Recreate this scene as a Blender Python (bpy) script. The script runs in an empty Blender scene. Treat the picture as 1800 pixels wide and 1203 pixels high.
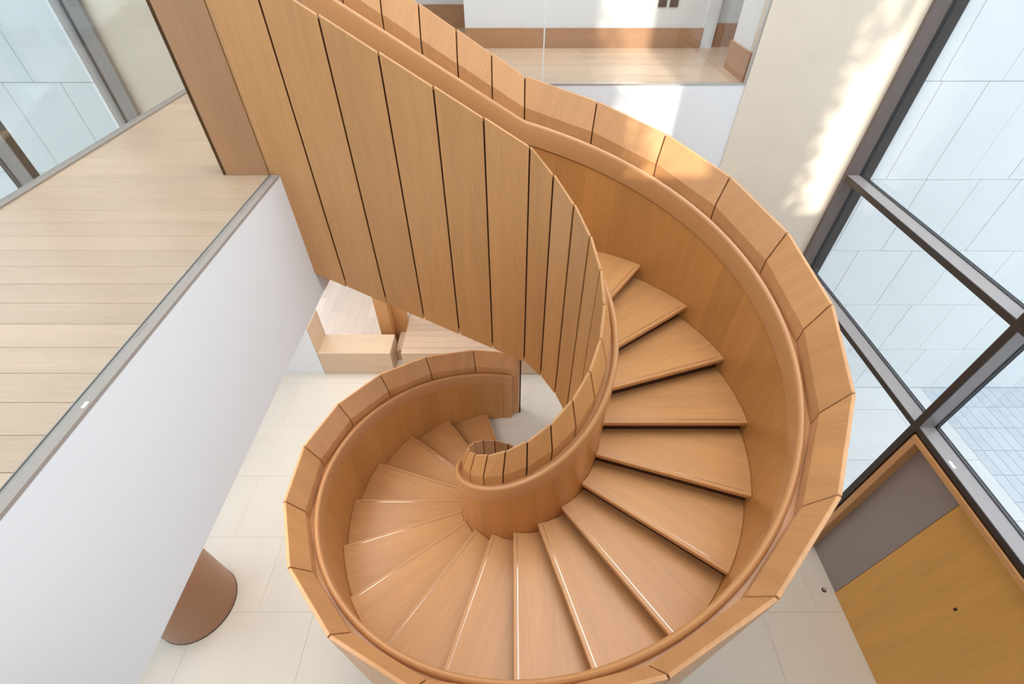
import bpy, bmesh, math, random
from mathutils import Vector, Matrix
random.seed(7)
S = 0.165                       # one stair riser in metres; all layout below is in risers
SC = bpy.context.scene
COL = SC.collection

# ------------------------------------------------------------------ camera, world, lights, exposure
cam = bpy.data.cameras.new('camera'); camo = bpy.data.objects.new('camera', cam); COL.objects.link(camo)
cam.sensor_width = 36.0; cam.sensor_fit = 'HORIZONTAL'; cam.lens = 818.18 / 1800 * 36.0
cam.clip_start = 0.02; cam.clip_end = 300
camo.location = (-0.65 * S, -14.21 * S, 33.75 * S)
camo.rotation_euler = (math.radians(90 - 44.12), 0, 0)
SC.camera = camo

SC.view_settings.view_transform = 'Standard'
try: SC.view_settings.look = 'None'
except Exception: pass
SC.view_settings.gamma = 1.0
SC.view_settings.use_curve_mapping = False
SC.view_settings.exposure = 0.07

W = bpy.data.worlds.new('sky'); SC.world = W; W.use_nodes = True
bg = W.node_tree.nodes['Background']
bg.inputs['Color'].default_value = (0.84, 0.93, 1.0, 1)
bg.inputs['Strength'].default_value = 2.1

def lamp(name, kind, loc, rot, energy, color, **kw):
    d = bpy.data.lights.new(name, kind); d.energy = energy; d.color = color
    for k, v in kw.items(): setattr(d, k, v)
    o = bpy.data.objects.new(name, d); COL.objects.link(o)
    o.location = [c * S for c in loc]; o.rotation_euler = rot
    return o
# sun from behind the camera, entering through the slots of the south wall
SUN_EL = math.radians(25.0)
lamp('sun', 'SUN', (0, -40, 60), (math.radians(90) - SUN_EL, 0, math.radians(0.5)), 5.0, (1.0, 0.93, 0.82), angle=math.radians(0.9))
# unseen area fills added to brighten hall, corridor, gallery and the floor below
lamp('fill_light', 'AREA', (8, 2, 63), (0, 0, 0), 320, (1.0, 0.985, 0.965), shape='RECTANGLE', size=30 * S, size_y=26 * S)
lamp('fill_light.001', 'AREA', (-14, -3, 63), (0, 0, 0), 25, (1.0, 0.985, 0.965), shape='RECTANGLE', size=8 * S, size_y=30 * S)
lamp('fill_light.002', 'AREA', (1, 19, 50), (0, 0, 0), 9, (1.0, 0.98, 0.95), shape='RECTANGLE', size=20 * S, size_y=5 * S)
lamp('fill_light.003', 'AREA', (-14, 19, 19.8), (0, 0, 0), 60, (1.0, 0.97, 0.93), shape='RECTANGLE', size=14 * S, size_y=6 * S)
lamp('fill_light.004', 'AREA', (-14, -2, 19.8), (0, 0, 0), 55, (1.0, 0.985, 0.97), shape='RECTANGLE', size=7 * S, size_y=24 * S)

# ------------------------------------------------------------------ materials
def nodes_of(m):
    m.use_nodes = True; nt = m.node_tree; return nt, nt.nodes, nt.links, nt.nodes['Principled BSDF']
def plain(name, col, rough=0.5, metal=0.0, spec=0.5):
    m = bpy.data.materials.new(name); nt, N, L, b = nodes_of(m)
    b.inputs['Base Color'].default_value = (*col, 1); b.inputs['Roughness'].default_value = rough
    b.inputs['Metallic'].default_value = metal; b.inputs['Specular IOR Level'].default_value = spec
    return m
def oak(name, col, rough=0.36, vary=0.16, grain=0.26, spec=0.45):
    """UV (metres): u across the grain, v along it."""
    m = bpy.data.materials.new(name); nt, N, L, b = nodes_of(m)
    uv = N.new('ShaderNodeUVMap'); oi = N.new('ShaderNodeObjectInfo')
    off = N.new('ShaderNodeVectorMath'); off.operation = 'SCALE'; off.inputs[0].default_value = (37.0, 91.0, 13.0)
    L.new(oi.outputs['Random'], off.inputs['Scale'])
    add = N.new('ShaderNodeVectorMath'); add.operation = 'ADD'
    L.new(uv.outputs[0], add.inputs[0]); L.new(off.outputs[0], add.inputs[1])
    def noise(sx, sy, scale, detail):
        mp = N.new('ShaderNodeMapping'); mp.inputs['Scale'].default_value = (sx, sy, 1); L.new(add.outputs[0], mp.inputs[0])
        n = N.new('ShaderNodeTexNoise'); n.inputs['Scale'].default_value = scale; n.inputs['Detail'].default_value = detail
        L.new(mp.outputs[0], n.inputs['Vector']); return n.outputs['Fac']
    n1 = noise(60, 1.6, 2.0, 4); n2 = noise(7, 0.5, 1.3, 3); n3 = noise(220, 7, 1.0, 2)
    # value = 1 + grain*(n1-.5) + .. + vary*(rand-.5)
    def mad(src, mul, prev):
        a = N.new('ShaderNodeMath'); a.operation = 'SUBTRACT'; L.new(src, a.inputs[0]); a.inputs[1].default_value = 0.5
        c = N.new('ShaderNodeMath'); c.operation = 'MULTIPLY_ADD'; L.new(a.outputs[0], c.inputs[0]); c.inputs[1].default_value = mul
        if prev is None: c.inputs[2].default_value = 1.0
        else: L.new(prev, c.inputs[2])
        return c.outputs[0]
    v = mad(n1, grain, None); v = mad(n2, grain * 1.2, v); v = mad(n3, grain * 0.8, v); v = mad(oi.outputs['Random'], vary, v)
    mul = N.new('ShaderNodeVectorMath'); mul.operation = 'SCALE'; mul.inputs[0].default_value = col
    L.new(v, mul.inputs['Scale'])
    L.new(mul.outputs[0], b.inputs['Base Color'])
    b.inputs['Roughness'].default_value = rough; b.inputs['Specular IOR Level'].default_value = spec
    bp = N.new('ShaderNodeBump'); bp.inputs['Strength'].default_value = 0.06; bp.inputs['Distance'].default_value = 0.002
    L.new(n1, bp.inputs['Height']); L.new(bp.outputs[0], b.inputs['Normal'])
    return m
def stone(name, col, vary=0.05, rough=0.5, spots=0.10, scale=5.0, spec=0.4):
    m = bpy.data.materials.new(name); nt, N, L, b = nodes_of(m)
    geo = N.new('ShaderNodeNewGeometry'); oi = N.new('ShaderNodeObjectInfo')
    n1 = N.new('ShaderNodeTexNoise'); n1.inputs['Scale'].default_value = scale; n1.inputs['Detail'].default_value = 6
    n2 = N.new('ShaderNodeTexNoise'); n2.inputs['Scale'].default_value = scale * 14; n2.inputs['Detail'].default_value = 3
    n3 = N.new('ShaderNodeTexNoise'); n3.inputs['Scale'].default_value = scale * 0.25; n3.inputs['Detail'].default_value = 3
    for n in (n1, n2, n3): L.new(geo.outputs['Position'], n.inputs['Vector'])
    def mad(src, mul, prev):
        a = N.new('ShaderNodeMath'); a.operation = 'SUBTRACT'; L.new(src, a.inputs[0]); a.inputs[1].default_value = 0.5
        c = N.new('ShaderNodeMath'); c.operation = 'MULTIPLY_ADD'; L.new(a.outputs[0], c.inputs[0]); c.inputs[1].default_value = mul
        if prev is None: c.inputs[2].default_value = 1.0
        else: L.new(prev, c.inputs[2])
        return c.outputs[0]
    v = mad(n1.outputs['Fac'], spots, None); v = mad(n2.outputs['Fac'], spots, v); v = mad(n3.outputs['Fac'], spots, v); v = mad(oi.outputs['Random'], vary, v)
    mul = N.new('ShaderNodeVectorMath'); mul.operation = 'SCALE'; mul.inputs[0].default_value = col
    L.new(v, mul.inputs['Scale']); L.new(mul.outputs[0], b.inputs['Base Color'])
    b.inputs['Roughness'].default_value = rough; b.inputs['Specular IOR Level'].default_value = spec
    return m
def glass(name, tint, refl=0.07):
    m = bpy.data.materials.new(name); m.use_nodes = True; nt = m.node_tree; N = nt.nodes; L = nt.links
    N.remove(N['Principled BSDF']); out = N['Material Output']
    t = N.new('ShaderNodeBsdfTransparent'); t.inputs[0].default_value = (*tint, 1)
    g = N.new('ShaderNodeBsdfGlossy'); g.inputs['Roughness'].default_value = 0.0; g.inputs['Color'].default_value = (0.95, 1, 1, 1)
    lw = N.new('ShaderNodeLayerWeight'); lw.inputs['Blend'].default_value = 0.5      # facing = 1 - cos, same on both sides of a pane
    pw = N.new('ShaderNodeMath'); pw.operation = 'POWER'; L.new(lw.outputs['Facing'], pw.inputs[0]); pw.inputs[1].default_value = 5.0
    fr = N.new('ShaderNodeMath'); fr.operation = 'MULTIPLY_ADD'; L.new(pw.outputs[0], fr.inputs[0]); fr.inputs[1].default_value = 0.9; fr.inputs[2].default_value = refl * 0.5
    mx = N.new('ShaderNodeMixShader')
    L.new(fr.outputs[0], mx.inputs[0]); L.new(t.outputs[0], mx.inputs[1]); L.new(g.outputs[0], mx.inputs[2]); L.new(mx.outputs[0], out.inputs[0])
    return m

M = {}
M['tread'] = oak('oak_tread', (0.555, 0.285, 0.114), 0.32, 0.10)
M['panel'] = oak('oak_panel', (0.585, 0.297, 0.112), 0.36, 0.12, 0.24, 0.6)
M['lining'] = oak('oak_lining', (0.56, 0.270, 0.084), 0.36, 0.14)
M['rail'] = oak('oak_rail', (0.54, 0.272, 0.112), 0.30, 0.0, 0.14, 0.55)
M['panel_sheen'] = oak('oak_panel_sheen', (0.595, 0.308, 0.130), 0.36, 0.12, 0.26, 0.6)  # same veneer as the inner panels; pinkish sky sheen mixed into the colour
M['return'] = oak('brown_oak_return', (0.47, 0.245, 0.130), 0.4, 0.05)
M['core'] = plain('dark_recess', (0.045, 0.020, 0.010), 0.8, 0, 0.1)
M['riser'] = oak('oak_riser_shaded', (0.05, 0.02, 0.008), 0.7, 0.05)  # near-black: the shade under the nosings is put into this colour
M['inlay'] = plain('nosing_inlay', (0.50, 0.40, 0.33), 0.15, 0.9)
M['plank'] = oak('pale_oak_plank', (0.58, 0.415, 0.295), 0.30, 0.13, 0.22)
M['pale'] = oak('pale_oak_joinery', (0.63, 0.465, 0.32), 0.4, 0.08, 0.2)
M['bright_plank'] = oak('pale_pink_plank', (0.74, 0.60, 0.50), 0.35, 0.20, 0.12)  # paler and pinker than the other planks
M['skirt'] = oak('brown_oak_skirting', (0.42, 0.225, 0.12), 0.4, 0.08)
M['door_oak'] = oak('golden_oak_door', (0.68, 0.36, 0.085), 0.40, 0.04, 0.24)
M['brown'] = oak('brown_satin', (0.33, 0.162, 0.084), 0.38, 0.0, 0.05, 0.5)
M['white'] = plain('white_paint', (0.755, 0.765, 0.78), 0.6, 0, 0.3)
M['grey_panel'] = plain('warm_grey_panel', (0.30, 0.257, 0.243), 0.5)
M['bronze'] = plain('bronze_aluminium', (0.04, 0.028, 0.023), 0.45, 0.0, 0.4)
M['frame'] = plain('grey_bronze_frame', (0.27, 0.245, 0.24), 0.35, 0.2, 0.5)
M['jamb_bronze'] = plain('brown_bronze_jamb', (0.155, 0.125, 0.113), 0.55, 0, 0.25)
M['transom'] = plain('lit_bronze_transom', (0.36, 0.33, 0.325), 0.32, 0.15, 0.5)  # frame metal made paler: light caught on the tops is in the colour
M['gasket'] = plain('black_gasket', (0.012, 0.014, 0.018), 0.5)
M['steel'] = plain('brushed_steel', (0.55, 0.53, 0.50), 0.35, 0.6)
M['trim_grey'] = plain('warm_grey_trim', (0.33, 0.285, 0.255), 0.55)
M['stone_floor'] = stone('limestone_floor', (0.70, 0.64, 0.555), 0.03, 0.42, 0.07, 4.0)
M['stone_wall'] = stone('beige_limestone_wall', (0.73, 0.635, 0.52), 0.02, 0.6, 0.10, 3.0)
M['stone_out'] = stone('white_stone_cladding', (0.79, 0.81, 0.815), 0.035, 0.7, 0.05, 2.5)
M['joint_out'] = plain('cladding_joint', (0.50, 0.53, 0.55), 0.9, 0, 0.1)
M['grout'] = plain('floor_grout', (0.67, 0.62, 0.545), 0.9, 0, 0.1)
M['plank_gap'] = plain('plank_gap', (0.45, 0.33, 0.24), 0.8, 0, 0.1)
M['paver'] = stone('grey_paver', (0.56, 0.59, 0.63), 0.07, 0.8, 0.10, 6.0)
M['pale_paver'] = stone('pale_paving_slab', (0.70, 0.70, 0.69), 0.04, 0.8, 0.10, 6.0)
M['glass'] = glass('clear_glass', (0.972, 0.986, 0.982))
M['glass_out'] = glass('facade_glass', (0.955, 0.970, 0.982))
M['glass_edge'] = plain('glass_edge', (0.75, 0.82, 0.81), 0.2)
M['plate'] = plain('dark_bronze_plate', (0.12, 0.085, 0.07), 0.4, 0.4)

# ------------------------------------------------------------------ mesh helpers (coordinates in risers)
class MB:
    def __init__(s): s.v = []; s.f = []; s.uv = []
    def add(s, verts, faces, uvs=None):
        b = len(s.v); s.v += [tuple(p) for p in verts]; s.f += [tuple(i + b for i in f) for f in faces]
        s.uv += list(uvs) if uvs else [None] * len(verts)
        return s
    def box(s, x0, x1, y0, y1, z0, z1, grain='x'):
        P = [(x, y, z) for z in (z0, z1) for y in (y0, y1) for x in (x0, x1)]
        F = [(0, 2, 3, 1), (4, 5, 7, 6), (0, 1, 5, 4), (1, 3, 7, 5), (3, 2, 6, 7), (2, 0, 4, 6)]
        def uv(p):
            if grain == 'x': return (p[1] + p[2], p[0])
            if grain == 'y': return (p[0] + p[2], p[1])
            return (p[0] + p[1], p[2])
        return s.add(P, F, [uv(p) for p in P])
    def loft(s, rings, uvs=None, caps=True):
        """rings: equal-length closed loops of points"""
        n = len(rings[0]); b = [p for r in rings for p in r]; F = []
        for i in range(len(rings) - 1):
            for j in range(n):
                k = (j + 1) % n
                F.append((i * n + j, i * n + k, (i + 1) * n + k, (i + 1) * n + j))
        if caps:
            F.append(tuple(range(n - 1, -1, -1))); F.append(tuple((len(rings) - 1) * n + j for j in range(n)))
        return s.add(b, F, [u for r in uvs for u in r] if uvs else None)
    def build(s, name, mat, parent=None, origin=(0, 0, 0), smooth=False, bevel=0.0, angle=40):
        me = bpy.data.meshes.new(name)
        o = Vector(origin)
        me.from_pydata([tuple((Vector(p) - o) * S) for p in s.v], [], s.f)
        ul = me.uv_layers.new(name='UVMap')
        for l in me.loops:
            u = s.uv[l.vertex_index]
            if u is None: p = s.v[l.vertex_index]; u = (p[0] + p[1], p[2])
            ul.data[l.index].uv = (u[0] * S, u[1] * S)
        bm = bmesh.new(); bm.from_mesh(me)
        bmesh.ops.recalc_face_normals(bm, faces=bm.faces)
        if bevel > 0:
            ed = [e for e in bm.edges if len(e.link_faces) == 2 and e.calc_face_angle(0) > math.radians(25)]
            bmesh.ops.bevel(bm, geom=ed, offset=bevel * S, segments=1, affect='EDGES', clamp_overlap=True)
        bm.to_mesh(me); bm.free()
        if smooth:
            for p in me.polygons: p.use_smooth = True
            me.set_sharp_from_angle(angle=math.radians(angle))
        me.materials.append(mat)
        ob = bpy.data.objects.new(name, me); COL.objects.link(ob)
        if parent is not None: ob.parent = parent
        else: ob.location = o * S
        return ob
def BOX(name, mat, x0, x1, y0, y1, z0, z1, parent=None, origin=None, grain='x', bevel=0.0):
    if origin is None: origin = (0, 0, 0) if parent is not None else ((x0 + x1) / 2, (y0 + y1) / 2, z0)
    return MB().box(x0, x1, y0, y1, z0, z1, grain).build(name, mat, parent, origin, bevel=bevel)
def empty(name, loc=(0, 0, 0)):
    o = bpy.data.objects.new(name, None); COL.objects.link(o); o.location = [c * S for c in loc]; o.empty_display_size = 0.1
    return o
def tag(o, label=None, cat=None, group=None, kind=None):
    if label: o['label'] = label
    if cat: o['category'] = cat
    if group: o['group'] = group
    if kind: o['kind'] = kind
    return o
def inst(src, parent, loc=None, rotz=None, name=None):
    o = src.copy(); COL.objects.link(o); o.parent = parent
    if loc is not None: o.location = [c * S for c in loc]
    if rotz is not None: o.rotation_euler = (0, 0, rotz)
    return o
def struct(o): o['kind'] = 'structure'; return o

# ------------------------------------------------------------------ floors
# ground floor: large limestone tiles on a grout bed
def tile_mesh(name, w, d, h, mat, bevel=0.02, grain='x'):
    return MB().box(-w / 2, w / 2, -d / 2, d / 2, 0, h, grain).build(name, mat, None, (0, 0, 0), bevel=bevel)
def tile_field(parent, name, mat, x0, x1, y0, y1, z, w, d, h, gap, off=0.0, grain='x', keep=None, seed=1, bev=0.006):
    """running-bond field of identical pieces (cut pieces at the borders)"""
    cache = {}; rnd = random.Random(seed); n = 0
    nr = int(math.ceil((y1 - y0) / d - 1e-6))
    for r in range(nr):
        ya = y0 + r * d; yb = min(ya + d, y1)
        xs = x0 - (off * (r % 2)) * w
        while xs < x1 - 1e-6:
            xa, xb = max(xs, x0), min(xs + w, x1); xs += w
            if xb - xa < 0.05 or (keep and not keep((xa + xb) / 2, (ya + yb) / 2)): continue
            ww, dd = xb - xa - gap, yb - ya - gap
            key = (round(ww, 3), round(dd, 3))
            loc = ((xa + xb) / 2, (ya + yb) / 2, z)
            if key not in cache:
                o = tile_mesh(name, ww, dd, h, mat, bev, grain); o.parent = parent; o.location = [c * S for c in loc]; cache[key] = o
            else: inst(cache[key], parent, loc)
            n += 1
    return n
floor = struct(BOX('floor', M['grout'], -24.6, 22.0, -26, 34, -1.0, -0.10, origin=(0, 0, 0)))
tile_field(floor, 'tile', M['stone_floor'], -24.5, 21, -14.5, 18.7, -0.1, 7.3, 4.9, 0.10, 0.010, 0.5, keep=lambda x, y: not (y > 16 and x > -12))

# upper floor slab (west corridor + north gallery + south gallery) with oak planks
upper = struct(MB().box(-18.3, -9.57, -26, 14.72, 20.3, 25.85).box(-18.3, 12.35, 14.72, 34, 20.3, 25.85).box(-9.55, 20, -26, -13.4, 24.2, 25.85)
               .build('floor.001', M['plank_gap'], None, (0, 0, 0)))
tile_field(upper, 'plank', M['plank'], -18.0, -9.87, -13.0, 2.85, 25.85, 8.13, 0.825, 0.15, 0.010, 0.0)
tile_field(upper, 'plank', M['plank'], -18.0, -9.87, 2.85, 14.4, 25.85, 8.13, 0.825, 0.15, 0.010, 0.0)
tile_field(upper, 'plank', M['plank'], -18.0, 12.3, 14.8, 30.0, 25.85, 11.0, 0.825, 0.15, 0.010, 0.5, keep=lambda x, y: y < 24 or x < 2)
tile_field(upper, 'plank', M['plank'], 12.32, 20.0, 18.1, 23.2, 25.85, 7.7, 0.825, 0.15, 0.010, 0.0)
struct(BOX('floor.002', M['plank_gap'], 12.35, 20, 17.9, 26, 24.6, 25.85))

# slab-edge strips (channels of the glass balustrades)
t = struct(BOX('trim_1', M['trim_grey'], -9.87, -9.49, -26, 2.86, 25.93, 26.02)); 
c = BOX('screw_cap', plain('white_cap', (0.8, 0.78, 0.75), 0.4), -9.62, -9.54, -8.23, -8.05, 26.02, 26.04, t, origin=(-9.68, -11.57, 25.93), bevel=0.01)
BOX('groove', M['gasket'], -9.84, -9.81, -26, 2.86, 26.02, 26.025, t, origin=(-9.68, -11.57, 25.93))
struct(BOX('trim_2', M['trim_grey'], -18.4, -18.0, -26, 14.4, 25.75, 26.06))
struct(BOX('trim_3', M['steel'], -9.5, 12.42, 14.49, 14.74, 25.92, 26.02))

# ------------------------------------------------------------------ walls
struct(BOX('wall_west', M['white'], -9.56, -9.5, -26, 3.3, 20.23, 25.93))       # white slab fascia of the corridor
struct(BOX('wall_west.001', M['white'], -9.56, -9.46, 3.3, 14.5, 20.23, 21.55))
struct(BOX('wall_north', M['white'], -9.5, 12.42, 14.50, 14.7, 20.23, 25.92))   # white fascia under the gallery
ws = struct(BOX('wall_north.001', M['stone_wall'], 12.42, 22.0, 14.45, 15.2, 0, 66))   # beige stone flank wall, east
struct(BOX('wall_north.002', M['stone_wall'], -25.2, -18.3, 16.15, 18.75, 20.3, 66))   # and west
struct(BOX('wall_north.008', M['white'], -25.2, -18.83, 16.15, 18.75, 0, 20.3))
struct(BOX('wall_north.003', M['white'], -3.8, 12.35, 22.9, 23.3, 26, 60))      # gallery back wall
struct(BOX('wall_north.004', M['white'], -18.3, -3.8, 29.5, 29.9, 26, 60))
struct(BOX('wall_north.005', M['white'], -3.8, -3.5, 23.3, 29.5, 26, 60))
struct(BOX('wall_north.006', M['white'], 13.0, 20, 23.3, 23.7, 26, 60))
struct(BOX('wall_east', M['white'], 12.40, 12.9, 15.2, 17.9, 26, 60))
struct(BOX('trim_4', M['steel'], 12.30, 12.40, 14.5, 14.6, 26.03, 60))
struct(BOX('baseboard_east', M['skirt'], 12.25, 12.40, 14.75, 17.9, 26, 27.45, grain='y'))
struct(BOX('baseboard_north', M['skirt'], -3.8, 12.2, 22.72, 22.9, 26, 27.15))
struct(BOX('baseboard_north.001', M['skirt'], -18.3, -3.8, 29.32, 29.5, 26, 27.5))
struct(BOX('baseboard_north.002', M['skirt'], 13.0, 20, 23.1, 23.3, 26, 27.35))
struct(BOX('wall_north.009', M['white'], -25.2, 22.4, 33.6, 34, 20.3, 66))
struct(BOX('wall_east.001', M['white'], 20.0, 20.4, 15.2, 33.6, 24.6, 66))
struct(BOX('wall_west.002', M['white'], -25.2, -24.8, 18.75, 33.6, 20.3, 66))
struct(BOX('trim_5', M['white'], 12.2, 12.98, 22.75, 23.5, 26, 60))             # white door jamb
# storey below the gallery, far end
struct(BOX('wall_north.007', M['white'], -26, 22, 33.6, 34, 0, 20.3))
# unseen south wall, slots shaped to cast the sun patches; ceiling
sw = MB(); Y0, Y1 = -27.0, -26.0
slots = [(5.6, 9.1), (17.8, 20.6)]
xs = -23.9
for a, b in slots:
    sw.box(xs, a, Y0, Y1, 0, 66); sw.box(a, b, Y0, Y1, 0, 39.5 if a < 10 else 37.0); xs = b
sw.box(xs, 22.4, Y0, Y1, 0, 66)
struct(sw.build('wall_south', M['white'], None, (0, -26.5, 0)))
struct(BOX('ceiling', M['white'], -24, 22.4, -27, 34, 66, 67))
# foliage added unseen outside the slots to shape the sun patches
fo = MB(); rnd = random.Random(5)
def leaf(x, y, z, s):
    n = Vector((rnd.gauss(0, 1), rnd.gauss(0, 1), rnd.gauss(0, 1))).normalized(); u = n.orthogonal().normalized(); v = n.cross(u); p = Vector((x, y, z))
    fo.add([p - u * s, p - v * s * .5, p + u * s, p + v * s * .5], [(0, 1, 2, 3)])
prof = [(37, 20.6), (38.5, 19.2), (40, 18.9), (43.5, 18.5), (45, 18.2), (47.5, 19.2), (49.5, 20.2), (66, 20.6)]
def edge(z):
    for (za, xa), (zb, xb) in zip(prof[:-1], prof[1:]):
        if za <= z <= zb: return xa + (xb - xa) * (z - za) / (zb - za)
    return 20.6
for i in range(2600):
    z = rnd.uniform(36, 56); x = rnd.uniform(17.2, 20.9)
    if x < edge(z) + rnd.gauss(0, .25): leaf(x, rnd.uniform(-30.5, -28.0), z, rnd.uniform(.2, .4))
for i in range(650):
    x = 5.4 + abs(rnd.gauss(0, .95)); leaf(x, rnd.uniform(-30.5, -28.0), rnd.uniform(38, 60), rnd.uniform(.2, .4))
M['leaf'] = plain('leaf_green', (0.10, 0.20, 0.06), 0.6)
tag(fo.build('shade_leaves', M['leaf'], None, (12, -29, 36)), 'loose green leaves added outside the tall slots to break up the sun', 'shade_leaves', kind='stuff')
# unseen blocks added to keep the sun out of the courtyards
struct(BOX('wall_outside', M['stone_out'], 22.4, 80, -33, -31, 0, 66))
struct(BOX('wall_outside.001', M['stone_out'], -80, -24.7, -33, -31, 0, 66))

# ------------------------------------------------------------------ outside: clad walls, paving
def cladding(name, x0, x1, zs, seed, yf=14.40):
    w = struct(BOX(name, M['joint_out'], x0, x1, yf + .15, yf + .8, -0.5, zs[-1]))
    org = Vector(((x0 + x1) / 2, yf + .475, -0.5)); rnd = random.Random(seed)
    for za, zb in zip(zs[:-1], zs[1:]):
        x = x0 - rnd.uniform(0, 2.5)
        while x < x1:
            ww = rnd.choice((2.6, 3.45, 3.45, 3.9)); a, b = max(x, x0), min(x + ww, x1); x += ww
            if b - a < 0.3: continue
            o = MB().box(a + .011, b - .011, yf + rnd.uniform(-.01, .01), yf + .2, za + .014, zb - .014).build('stone_panel', M['stone_out'], w, org, bevel=0.012)
cladding('wall_outside.002', 22.1, 52, (0, 5.11, 10.1, 15.14, 20.47, 26.16, 31.8, 37.4), 3)
cladding('wall_outside.003', -46, -24.6, (0, 5.11, 10.1, 15.14, 20.2, 25.64, 31.2, 37.4), 4, 16.1)
pav = struct(BOX('floor.003', M['joint_out'], 22.0, 60, -26, 14.5, -1.0, -0.13))
op = (41, -5.75, -1.0)
def field(parent, org, *a, **k):
    e0 = set(parent.children); tile_field(parent, *a, **k)
    for c in parent.children:
        if c not in e0: c.location = [c.location[i] - org[i] * S for i in range(3)]
field(pav, op, 'paving_slab', M['pale_paver'], 22.1, 38.0, -9.0, 14.4, -0.13, 8.0, 5.2, 0.13, 0.03, 0.5)
field(pav, op, 'paver', M['paver'], 38.0, 50.6, -4.0, 14.4, -0.13, 0.90, 2.3, 0.13, 0.03, 0.0)
struct(BOX('floor.004', M['pale_paver'], -60, -24.6, -26, 16.2, -1.0, -0.05))

# ------------------------------------------------------------------ staircase
def pt(k, r, z):
    if k <= 20:
        a = math.radians(18 * k - 270); return Vector((r * math.cos(a), r * math.sin(a), z))
    return Vector((-(k - 20) * 1.65, r, z))
def tan(k):
    if k <= 20:
        a = math.radians(18 * k - 270); return Vector((-math.sin(a), math.cos(a), 0))
    return Vector((-1, 0, 0))
def arc(k, r): return (k * 0.314159 * r) if k <= 20 else (20 * 0.314159 * r + (k - 20) * 1.65)
KTOP = 26.0
stair = tag(empty('spiral_staircase'), 'large oak spiral staircase with curved panelled balustrades rising through the hall', 'staircase')

OUT = dict(mat='panel_sheen', lin=10.98, lin2=11.10, rail=(10.93, 11.21), knee=11.43, top=11.92, face=12.05, sgn=1)
INN = dict(mat='panel', lin=3.83, lin2=3.71, rail=(3.88, 3.60), knee=3.44, top=3.05, face=2.94, sgn=-1)
ZK, ZT, ZB = 5.72, 7.05, -4.35
def zbot(k): return max(0.0, k + ZB)

def guard_panel(G, ka, kb, gap=0.03):
    rings = []; uvs = []
    for k, s in ((ka, 1), (kb, -1)):
        d = tan(k) * gap * s
        sec = [(G['knee'], zbot(k)), (G['knee'], k + ZK), (G['top'], k + ZT), (G['face'], k + ZT - 0.01), (G['face'], zbot(k))]
        rings.append([pt(k, r, z) + d for r, z in sec]); uvs.append([(arc(k, G['knee']) + r, z) for r, z in sec])
    return MB().loft(rings, uvs)
def core(G, ks):
    mb = MB(); sg = G['sgn']; rings = []
    for k in ks:
        sec = [(G['knee'] + sg * .10, zbot(k) + .12), (G['knee'] + sg * .10, k + ZK - .06), (G['top'] + sg * .03, k + ZT - .12), (G['face'] - sg * .07, k + ZT - .12), (G['face'] - sg * .07, zbot(k) + .12)]
        rings.append([pt(k, r, z) for r, z in sec])
    mb.loft(rings)
    return mb
def substrate(G, k0, k1):
    mb = MB(); sg = G['sgn']; rings = []
    n = int((k1 - k0) * 4) + 1
    for i in range(n + 1):
        k = k0 + (k1 - k0) * i / n
        sec = [(G['lin2'] + sg * .005, zbot(k) + .05), (G['lin2'] + sg * .005, k + 4.10), (G['lin2'] + sg * .12, k + 4.10), (G['lin2'] + sg * .12, zbot(k) + .05)]
        rings.append([pt(k, r, z) for r, z in sec])
    return mb.loft(rings)
def lining(G, ka, kb, n=4):
    rings = []; uvs = []
    for i in range(n + 1):
        k = ka + (kb - ka) * i / n
        sec = [(G['lin'], max(0, k - 2.2)), (G['lin'], k + 4.03), (G['lin2'], k + 4.03), (G['lin2'], max(0, k - 2.2))]
        rings.append([pt(k, r, z) for r, z in sec]); uvs.append([(arc(k, G['lin']), z) for r, z in sec])
    return MB().loft(rings, uvs)
def rail_section(G):
    a = G['lin'] - .05 * G['sgn']; q = G['sgn']
    return [(a, 4.09), (a, 5.06), (a + .03 * q, 5.15), (a + .08 * q, 5.21), (a + .14 * q, 5.23), (a + .20 * q, 5.21), (a + .25 * q, 5.15), (a + .28 * q, 5.06), (a + .28 * q, 4.09)]
def handrail(G, k0, k1, parent):
    sec = rail_section(G); rings = []; uvs = []
    # quarter round down to the newel end at k0, then up along the helix
    n = int((k1 - k0) * 7)
    for i in range(n + 1):
        k = k0 + (k1 - k0) * i / n
        dz = 0.0
        rings.append([pt(k, r, k + z) for r, z in sec]); uvs.append([(z + r, arc(k, 7.0)) for r, z in sec])
    MB().loft(rings, uvs).build('handrail', M['rail'], parent, smooth=True, angle=35)
    # end frame: the rail turns down to the floor
    a, b = G['rail']; w = 0.17 * 11 / max(abs(a), 6); rings = []; uvs = []
    for k, zt in ((k0 - .05, -.30), (k0 - .03, -.12), (k0, 0.0), (k0 + w, 0.0)):
        s2 = [(a, max(0, zbot(k0))), (a, k0 + 5.12 + zt), (a + .3 * (b - a), k0 + 5.24 + zt), (a + .7 * (b - a), k0 + 5.24 + zt), (b, k0 + 5.12 + zt), (b, max(0, zbot(k0)))]
        rings.append([pt(k, r, z) for r, z in s2]); uvs.append([(arc(k, 10) + r, z) for r, z in s2])
    MB().loft(rings, uvs).build('handrail_end', M['rail'], parent, smooth=True, angle=50)

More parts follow.
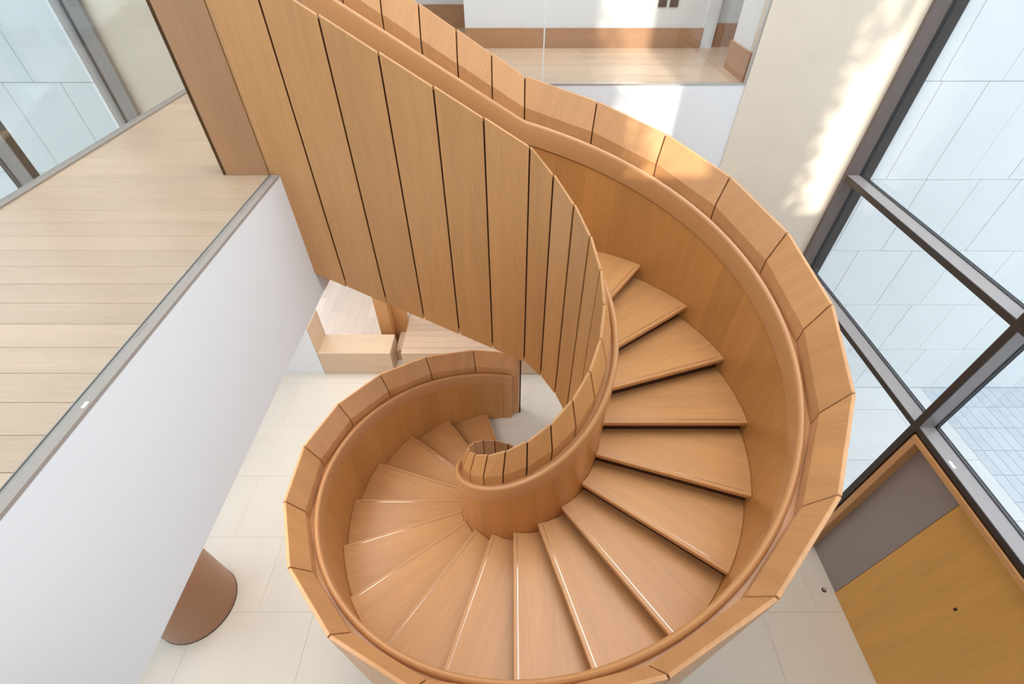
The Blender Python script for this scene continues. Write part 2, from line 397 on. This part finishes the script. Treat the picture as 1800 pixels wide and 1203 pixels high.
for G in (OUT, INN):
    sg = G['sgn']; proto = None; pstraight = None
    for k in range(0, 26):
        if 5 <= k < 20:
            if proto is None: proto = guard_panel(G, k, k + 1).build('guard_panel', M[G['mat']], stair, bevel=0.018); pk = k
            else: inst(proto, stair, (0, 0, k - pk), math.radians(18 * (k - pk)))
        elif k >= 20:
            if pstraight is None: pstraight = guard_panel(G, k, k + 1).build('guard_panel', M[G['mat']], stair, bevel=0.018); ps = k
            else: inst(pstraight, stair, (-1.65 * (k - ps), 0, k - ps))
        else:
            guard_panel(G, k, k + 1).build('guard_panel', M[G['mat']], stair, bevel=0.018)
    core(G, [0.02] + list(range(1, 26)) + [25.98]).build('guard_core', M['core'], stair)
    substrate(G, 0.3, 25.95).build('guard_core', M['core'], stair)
    K0 = 0.23
    rings = []; uvs = []
    for i in range(0, 26 * 6 + 1):
        k = max(K0 + .02, i / 6.0); a, b = G['lin'] + sg * .16, G['knee'] + sg * .14
        sec = [(a, k + 4.7), (a, k + 4.92), (b, k + 4.92), (b, k + 4.7)]
        rings.append([pt(k, r, z) for r, z in sec]); uvs.append([(z + r, arc(k, 7.0)) for r, z in sec])
    MB().loft(rings, uvs).build('ledge', M['rail'], stair, smooth=True)
    # lining boards, half a step wide each
    lp = None; sp = None; k = 0.0
    for i in range(0, 52):
        ka, kb = i * 0.5, i * 0.5 + 0.5
        if i == 0: ka = 0.40
        if 5 <= i < 40:
            if lp is None: lp = lining(G, ka, kb).build('lining_board', M['lining'], stair, smooth=True); li = i
            else: inst(lp, stair, (0, 0, (i - li) * .5), math.radians(9 * (i - li)))
        elif i >= 40:
            if sp is None: sp = lining(G, ka, kb, 1).build('lining_board', M['lining'], stair); si = i
            else: inst(sp, stair, (-1.65 * .5 * (i - si), 0, (i - si) * .5))
        else:
            lining(G, ka, kb).build('lining_board', M['lining'], stair, smooth=True)
    handrail(G, K0, KTOP, stair)
    # dark strip closing the lower end of the guard
    BOX('end_strip', M['core'], 0.0, 0.10, min(G['knee'], G['face']) + .02, max(G['knee'], G['face']) - .02, 0, ZT - .1, stair, origin=(0, 0, 0))
    # level return of the guard on the upper floor
    ys = sorted((G['face'] - .07 * -sg, G['lin']))
    rb = BOX('guard_return', M['return'], -11.48, -9.89, ys[0], ys[1], 26.0, 33.05, stair, origin=(0, 0, 0), grain='z', bevel=0.02)
    BOX('end_strip', M['core'], -11.60, -11.48, ys[0] + .02, ys[1] - .02, 26.0, 33.0, stair, origin=(0, 0, 0))

# treads: prototype for step 0, then copied round
OFF = -0.58
def line_pt(k, r, off):
    """point on the nosing line of step k at radius r, shifted by off along the travel direction"""
    a = math.radians(18 * k - 270); er = Vector((math.cos(a), math.sin(a), 0)); et = Vector((-math.sin(a), math.cos(a), 0))
    return er * math.sqrt(max(r * r - off * off, 0)) + et * off
def ang(p): return math.atan2(p.y, p.x)
RI, RO, TH = 3.84, 10.97, 0.25
def tread_mb():
    a0, b0 = line_pt(15, RI, OFF), line_pt(15, RO, OFF)         # step 15 runs along +X, handy for the grain
    a1, b1 = line_pt(16, RI, OFF + .38), line_pt(16, RO, OFF + .38)
    outer = [Vector((RO * math.cos(t), RO * math.sin(t), 0)) for t in [ang(b0) + (ang(b1) - ang(b0)) * i / 8 for i in range(9)]]
    inner = [Vector((RI * math.cos(t), RI * math.sin(t), 0)) for t in [ang(a1) + (ang(a0) - ang(a1)) * i / 5 for i in range(6)]]
    loop = outer + inner
    top = [(p.x, p.y, 0) for p in loop]; bot = [(p.x, p.y, -TH) for p in loop]
    uv = [(p[1], p[0]) for p in bot] + [(p[1], p[0]) for p in top]
    return MB().loft([bot, top], [uv[:len(bot)], uv[len(bot):]])
def riser_mb():
    a0, b0 = line_pt(15, RI, OFF + .34), line_pt(15, RO, OFF + .34); d = Vector((0, .06, 0))
    P = [a0, b0, b0 + d, a0 + d]
    lo = [(p.x, p.y, -1.0) for p in P]; hi = [(p.x, p.y, -TH + .01) for p in P]
    return MB().loft([lo, hi], [[(p[2], p[0]) for p in lo], [(p[2], p[0]) for p in hi]])
def inlay_mb():
    a0, b0 = line_pt(15, RI + .12, OFF + .20), line_pt(15, RO - .35, OFF + .20); mb = MB()
    return mb.box(a0.x, b0.x, a0.y - .013, a0.y + .013, -.02, .006)
tr0 = tread_mb().build('tread', M['tread'], stair, bevel=0.025)
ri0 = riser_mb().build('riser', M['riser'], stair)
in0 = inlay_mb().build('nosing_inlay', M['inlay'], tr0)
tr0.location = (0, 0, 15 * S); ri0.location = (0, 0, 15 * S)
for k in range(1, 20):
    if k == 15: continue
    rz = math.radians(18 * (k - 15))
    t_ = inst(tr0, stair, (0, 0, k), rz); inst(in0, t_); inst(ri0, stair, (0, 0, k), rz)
# last winder (its back edge runs into the straight flight) and the straight treads
for k in range(20, 26):
    x1 = -(k - 20) * 1.65 - OFF; x0 = x1 - 1.65 - .38
    t_ = BOX('tread', M['tread'], x0, x1, RI, RO, k - TH, k, stair, origin=(0, 0, 0), grain='y', bevel=0.025)
    BOX('nosing_inlay', M['inlay'], x1 - .22, x1 - .18, RI + .12, RO - .35, k - .02, k + .006, t_, origin=(0, 0, 0))
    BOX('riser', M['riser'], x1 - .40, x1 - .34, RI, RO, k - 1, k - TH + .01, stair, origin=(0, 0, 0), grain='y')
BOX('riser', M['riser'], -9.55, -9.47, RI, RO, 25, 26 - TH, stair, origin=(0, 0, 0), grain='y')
# underside
rings = []; uvs = []
for i in range(0, 87):
    k = 4.4 + (25.8 - 4.4) * i / 86
    sec = [(3.0, k - 4.2), (11.9, k - 4.2), (11.9, k - 4.0), (3.0, k - 4.0)]
    rings.append([pt(k, r, z) for r, z in sec]); uvs.append([(arc(k, 7), r) for r, z in sec])
MB().loft(rings, uvs).build('soffit', M['panel'], stair, smooth=True)

# ------------------------------------------------------------------ east curtain wall (window_1) and door
w1 = struct(empty('window_1', (21, 0, 0)))
O1 = (21, 0, 0)
XI, XG, XO = 20.45, 21.30, 22.1
def mullion(par, org, sx, y0, y1, z0, z1, X=(XI, XG, XO)):
    xi, xg, xo = X
    a, b = sorted((xi + .06 * sx, xg)); BOX('mullion', M['frame'], a, b, y0, y1, z0, z1, par, org)
    a, b = sorted((xi, xi + .06 * sx)); BOX('mullion_face', M['bronze'], a, b, y0, y1, z0, z1, par, org)
    a, b = sorted((xg, xg + .09 * sx)); BOX('gasket', M['gasket'], a, b, y0 - .03, y1 + .03, z0, z1, par, org)
    a, b = sorted((xg + .09 * sx, xg + .14 * sx)); BOX('mullion', M['frame'], a, b, y0 - .02, y1 + .02, z0, z1, par, org)
    a, b = sorted((xg + .14 * sx, xg + .23 * sx)); BOX('gasket', M['gasket'], a, b, y0 - .04, y1 + .04, z0, z1, par, org)
def transom(par, org, sx, y0, y1, z0, z1, X=(XI, XG, XO)):
    xi, xg, xo = X
    a, b = sorted((xi + .06 * sx, xg)); BOX('transom', M['transom'], a, b, y0, y1, z0, z1, par, org)
    a, b = sorted((xi, xi + .06 * sx)); BOX('transom_face', M['bronze'], a, b, y0, y1, z0 - .0, z1, par, org)
    a, b = sorted((xg, xg + .09 * sx)); BOX('gasket', M['gasket'], a, b, y0, y1, z0 - .03, z1 + .03, par, org)
    a, b = sorted((xg + .09 * sx, xg + .14 * sx)); BOX('transom', M['transom'], a, b, y0, y1, z0 - .02, z1 + .02, par, org)
    a, b = sorted((xg + .14 * sx, xg + .23 * sx)); BOX('gasket', M['gasket'], a, b, y0, y1, z0 - .04, z1 + .04, par, org)
# jamb post against the stone wall
BOX('mullion', M['jamb_bronze'], 20.45, 21.28, 14.20, 14.46, 0, 66, w1, O1)
BOX('gasket', M['gasket'], 21.28, 21.36, 14.16, 14.46, 0, 66, w1, O1)
BOX('mullion', M['bronze'], 21.36, 21.42, 14.18, 14.46, 0, 66, w1, O1)
BOX('gasket', M['gasket'], 21.42, 21.48, 14.16, 14.46, 0, 66, w1, O1)
BOX('mullion', M['bronze'], 21.48, 22.1, 14.20, 14.46, 0, 66, w1, O1)
mullion(w1, O1, 1, 0.05, 0.42, 0, 66)
for y in (-14.6, -26): mullion(w1, O1, 1, y, y + .37, 0, 66)
for y0, y1 in ((0.42, 14.2), (-14.23, 0.05), (-25.6, -14.6)):
    for z0, z1 in ((20.53, 20.86), (13.45, 13.75)): transom(w1, O1, 1, y0, y1, z0, z1)
    zs = (0.0, 13.45, 20.53, 66) if y0 > 0 else (13.75, 20.53, 66)
    for za, zb in zip(zs[:-1], zs[1:]):
        BOX('pane', M['glass_out'], 21.34, 21.37, y0, y1, za, zb, w1, O1)
BOX('sticker', plain('paper_sticker', (0.8, 0.79, 0.78), 0.6), 20.62, 20.78, -2.35, -1.95, 13.75, 13.76, w1, O1)

d1 = struct(empty('door_1', (21, -4, 0))); OD = (21, -4, 0)
BOX('grey_panel', M['grey_panel'], 20.98, 21.1, -3.52, -0.45, 0, 12.9, d1, OD)
BOX('door_leaf', M['door_oak'], 20.95, 21.1, -14.0, -3.56, 0.03, 12.9, d1, OD, grain='z')
BOX('shadow_gap', M['core'], 21.0, 21.1, -3.56, -3.52, 0, 12.9, d1, OD)
BOX('lock', M['core'], 20.91, 20.95, -7.06, -6.96, 8.52, 8.72, d1, OD)
BOX('jamb', M['panel'], 20.40, 21.0, -0.45, -0.08, 0, 13.0, d1, OD, grain='z', bevel=0.02)
BOX('head', M['panel'], 20.40, 21.0, -14.0, -0.08, 13.00, 13.32, d1, OD, grain='y', bevel=0.02)
BOX('jamb_gap', M['core'], 20.5, 21.0, -0.08, 0.05, 0, 13.45, d1, OD)
BOX('jamb_gap', M['core'], 20.5, 21.0, -14.0, -0.08, 13.32, 13.45, d1, OD)

# ------------------------------------------------------------------ west curtain wall (window_2), seen past the corridor
w2 = struct(empty('window_2', (-23, 0, 0))); O2 = (-23, 0, 0)
BOX('mullion', M['frame'], -24.35, -23.5, 15.85, 16.12, 0, 66, w2, O2)
BOX('gasket', M['gasket'], -24.47, -24.35, 15.8, 16.12, 0, 66, w2, O2)
BOX('mullion', M['frame'], -25.05, -24.47, 15.85, 16.12, 0, 66, w2, O2)
for y in (7.2, -8.0): mullion(w2, O2, -1, y, y + .4, 0, 66, (-23.5, -24.35, -25))
for y0, y1 in ((7.6, 15.85), (-7.6, 7.2), (-26, -8.0)):
    BOX('pane', M['glass_out'], -24.42, -24.39, y0, y1, 0, 66, w2, O2)

# ------------------------------------------------------------------ glass balustrades
def balustrade(label, panes, origin, grp=None):
    e = tag(empty('glass_balustrade', origin), label, 'balustrade')
    for x0, x1, y0, y1 in panes:
        BOX('pane', M['glass'], x0, x1, y0, y1, 26.03, 33.0, e, origin)
    ax = 0 if panes[0][1] - panes[0][0] > panes[0][3] - panes[0][2] else 1
    for p, q in zip(panes[:-1], panes[1:]):
        if ax: BOX('joint_seal', M['glass_edge'], p[0] + .01, p[1] - .01, p[3], q[2], 26.03, 33.0, e, origin)
        else: BOX('joint_seal', M['glass_edge'], p[1], q[0], p[2] + .01, p[3] - .01, 26.03, 33.0, e, origin)
    return e
balustrade('clear frameless glass balustrade on the edge of the pale corridor floor above the white fascia', [(-9.74, -9.68, a, b) for a, b in ((-26, -13.03), (-12.97, 2.8))], (-9.71, -10, 26))
balustrade('clear glass balustrade along the far side of the corridor before the tall grey window', [(-18.23, -18.17, a, b) for a, b in ((-26, -3.03), (-2.97, 14.3))], (-18.2, -5, 26))
balustrade('clear glass balustrade with a vertical joint in front of the upper gallery', [(a, b, 14.60, 14.66) for a, b in ((-9.4, 1.02), (1.08, 12.3))], (1, 14.63, 26))

# ------------------------------------------------------------------ under the gallery: bench, platform, panel, wood floor
ob = (-15.4, 17.4, 0)
be = tag(empty('bench', ob), 'pale oak built-in bench seat with one upright end on the stone floor', 'bench')
BOX('front', M['pale'], -18.8, -12.03, 16.15, 16.35, 0, 2.72, be, ob, bevel=0.02)
BOX('seat', M['pale'], -18.8, -12.03, 16.15, 18.75, 2.72, 2.82, be, ob, bevel=0.02)
BOX('side', M['pale'], -12.25, -12.03, 16.35, 18.75, 0, 2.72, be, ob, grain='z')
BOX('side', M['pale'], -18.8, -18.6, 16.35, 18.75, 0, 2.72, be, ob, grain='z')
BOX('back', M['pale'], -18.6, -12.25, 18.55, 18.75, 0, 2.72, be, ob)
BOX('end_panel', M['pale'], -18.82, -18.74, 16.17, 18.75, 2.82, 5.9, be, ob, grain='z')
opf = (-2, 20, 0)
pf = tag(empty('timber_platform', opf), 'low oak platform with long planks beneath the white gallery fascia', 'platform')
BOX('front', M['pale'], -11.0, 12.3, 16.15, 16.3, 0, 2.6, pf, opf)
BOX('side', M['pale'], -11.0, -10.8, 16.3, 24.0, 0, 2.6, pf, opf, grain='y')
for i in range(10):
    BOX('plank', M['plank'], -11.0, 12.3, 16.15 + i * .8, 16.15 + i * .8 + .775, 2.6, 2.8, pf, opf, bevel=0.01)
ost = (-11.6, 19, 0)
st = tag(empty('timber_step', ost), 'narrow oak step between the bench end and the low platform', 'step')
BOX('tread', M['pale'], -12.0, -11.03, 18.0, 20.65, 1.2, 1.4, st, ost, grain='y'); BOX('riser', M['pale'], -12.0, -11.03, 18.0, 18.2, 0, 1.2, st, ost)
opn = (-11.3, 19.9, 0)
pn = tag(empty('timber_screen', opn), 'tall golden oak screen panel standing behind the bench near the step', 'screen')
BOX('panel', M['panel'], -13.7, -12.5, 19.75, 19.95, 0, 19.8, pn, opn, grain='z'); BOX('panel', M['panel'], -12.5, -11.02, 20.7, 20.9, 0, 19.8, pn, opn, grain='z'); BOX('panel', M['panel'], -12.55, -12.45, 19.95, 20.7, 0, 19.8, pn, opn, grain='z')
wf = struct(BOX('floor.005', M['plank_gap'], -26, -12.0, 18.8, 33.6, -0.1, -0.02))
owf = (-19, 26.2, -0.1)
rnd = random.Random(11); x = -25.0
while x < -12.2:
    y = 18.85 - rnd.uniform(0, 3)
    while y < 33.5:
        L_ = rnd.choice((3.2, 4.4, 5.0)); a, b = max(18.82, y), min(33.5, y + L_); y += L_
        if b - a > .2: MB().box(x + .006, min(x + 1.044, -12.05), a + .006, b - .006, -0.02, 0.05, 'y').build('plank', M['bright_plank'], wf, owf)
    x += 1.05

# ------------------------------------------------------------------ round column, socket plates, door stop
oc = (-21.3, -4.2, 0)
rc = tag(empty('round_column', oc), 'thick round brown clad column standing on the pale stone floor behind the fascia', 'column')
def cyl(mb, cx, cy, r, z0, z1, n=48):
    lo = [(cx + r * math.cos(2 * math.pi * i / n), cy + r * math.sin(2 * math.pi * i / n), z0) for i in range(n)]
    hi = [(p[0], p[1], z1) for p in lo]
    return mb.loft([lo, hi], [[(i * .3, z0) for i in range(n)], [(i * .3, z1) for i in range(n)]])
cyl(MB(), oc[0], oc[1], 2.34, 0.08, 20.2).build('shaft', M['brown'], rc, oc, smooth=True)
cyl(MB(), oc[0], oc[1], 2.36, 0.0, 0.08).build('base_ring', M['bronze'], rc, oc, smooth=True)
for x0, lab in ((8.87, 'left dark bronze wall plate with a white rocker above the gallery skirting'), (9.62, 'right dark bronze wall plate without a white rocker above the gallery skirting')):
    so = (x0 + .3, 22.9, 28.3)
    e = tag(empty('wall_plate', so), lab, 'wall plate', 'bronze wall plates on the gallery wall')
    BOX('plate', M['plate'], x0, x0 + .55, 22.83, 22.9, 28.3, 29.3, e, so, bevel=0.01)
    BOX('insert', M['white'] if x0 < 9 else M['bronze'], x0 + .17, x0 + .38, 22.80, 22.84, 28.7, 29.0, e, so)
od = (20.3, -3.37, 0)
ds = tag(empty('door_stop', od), 'tiny round metal door stop on the beige stone floor by the oak door', 'door stop')
cyl(MB(), od[0], od[1], 0.14, 0, 0.05, 20).build('base', M['bronze'], ds, od)
cyl(MB(), od[0], od[1], 0.08, 0.05, 0.22, 20).build('knob', M['steel'], ds, od)
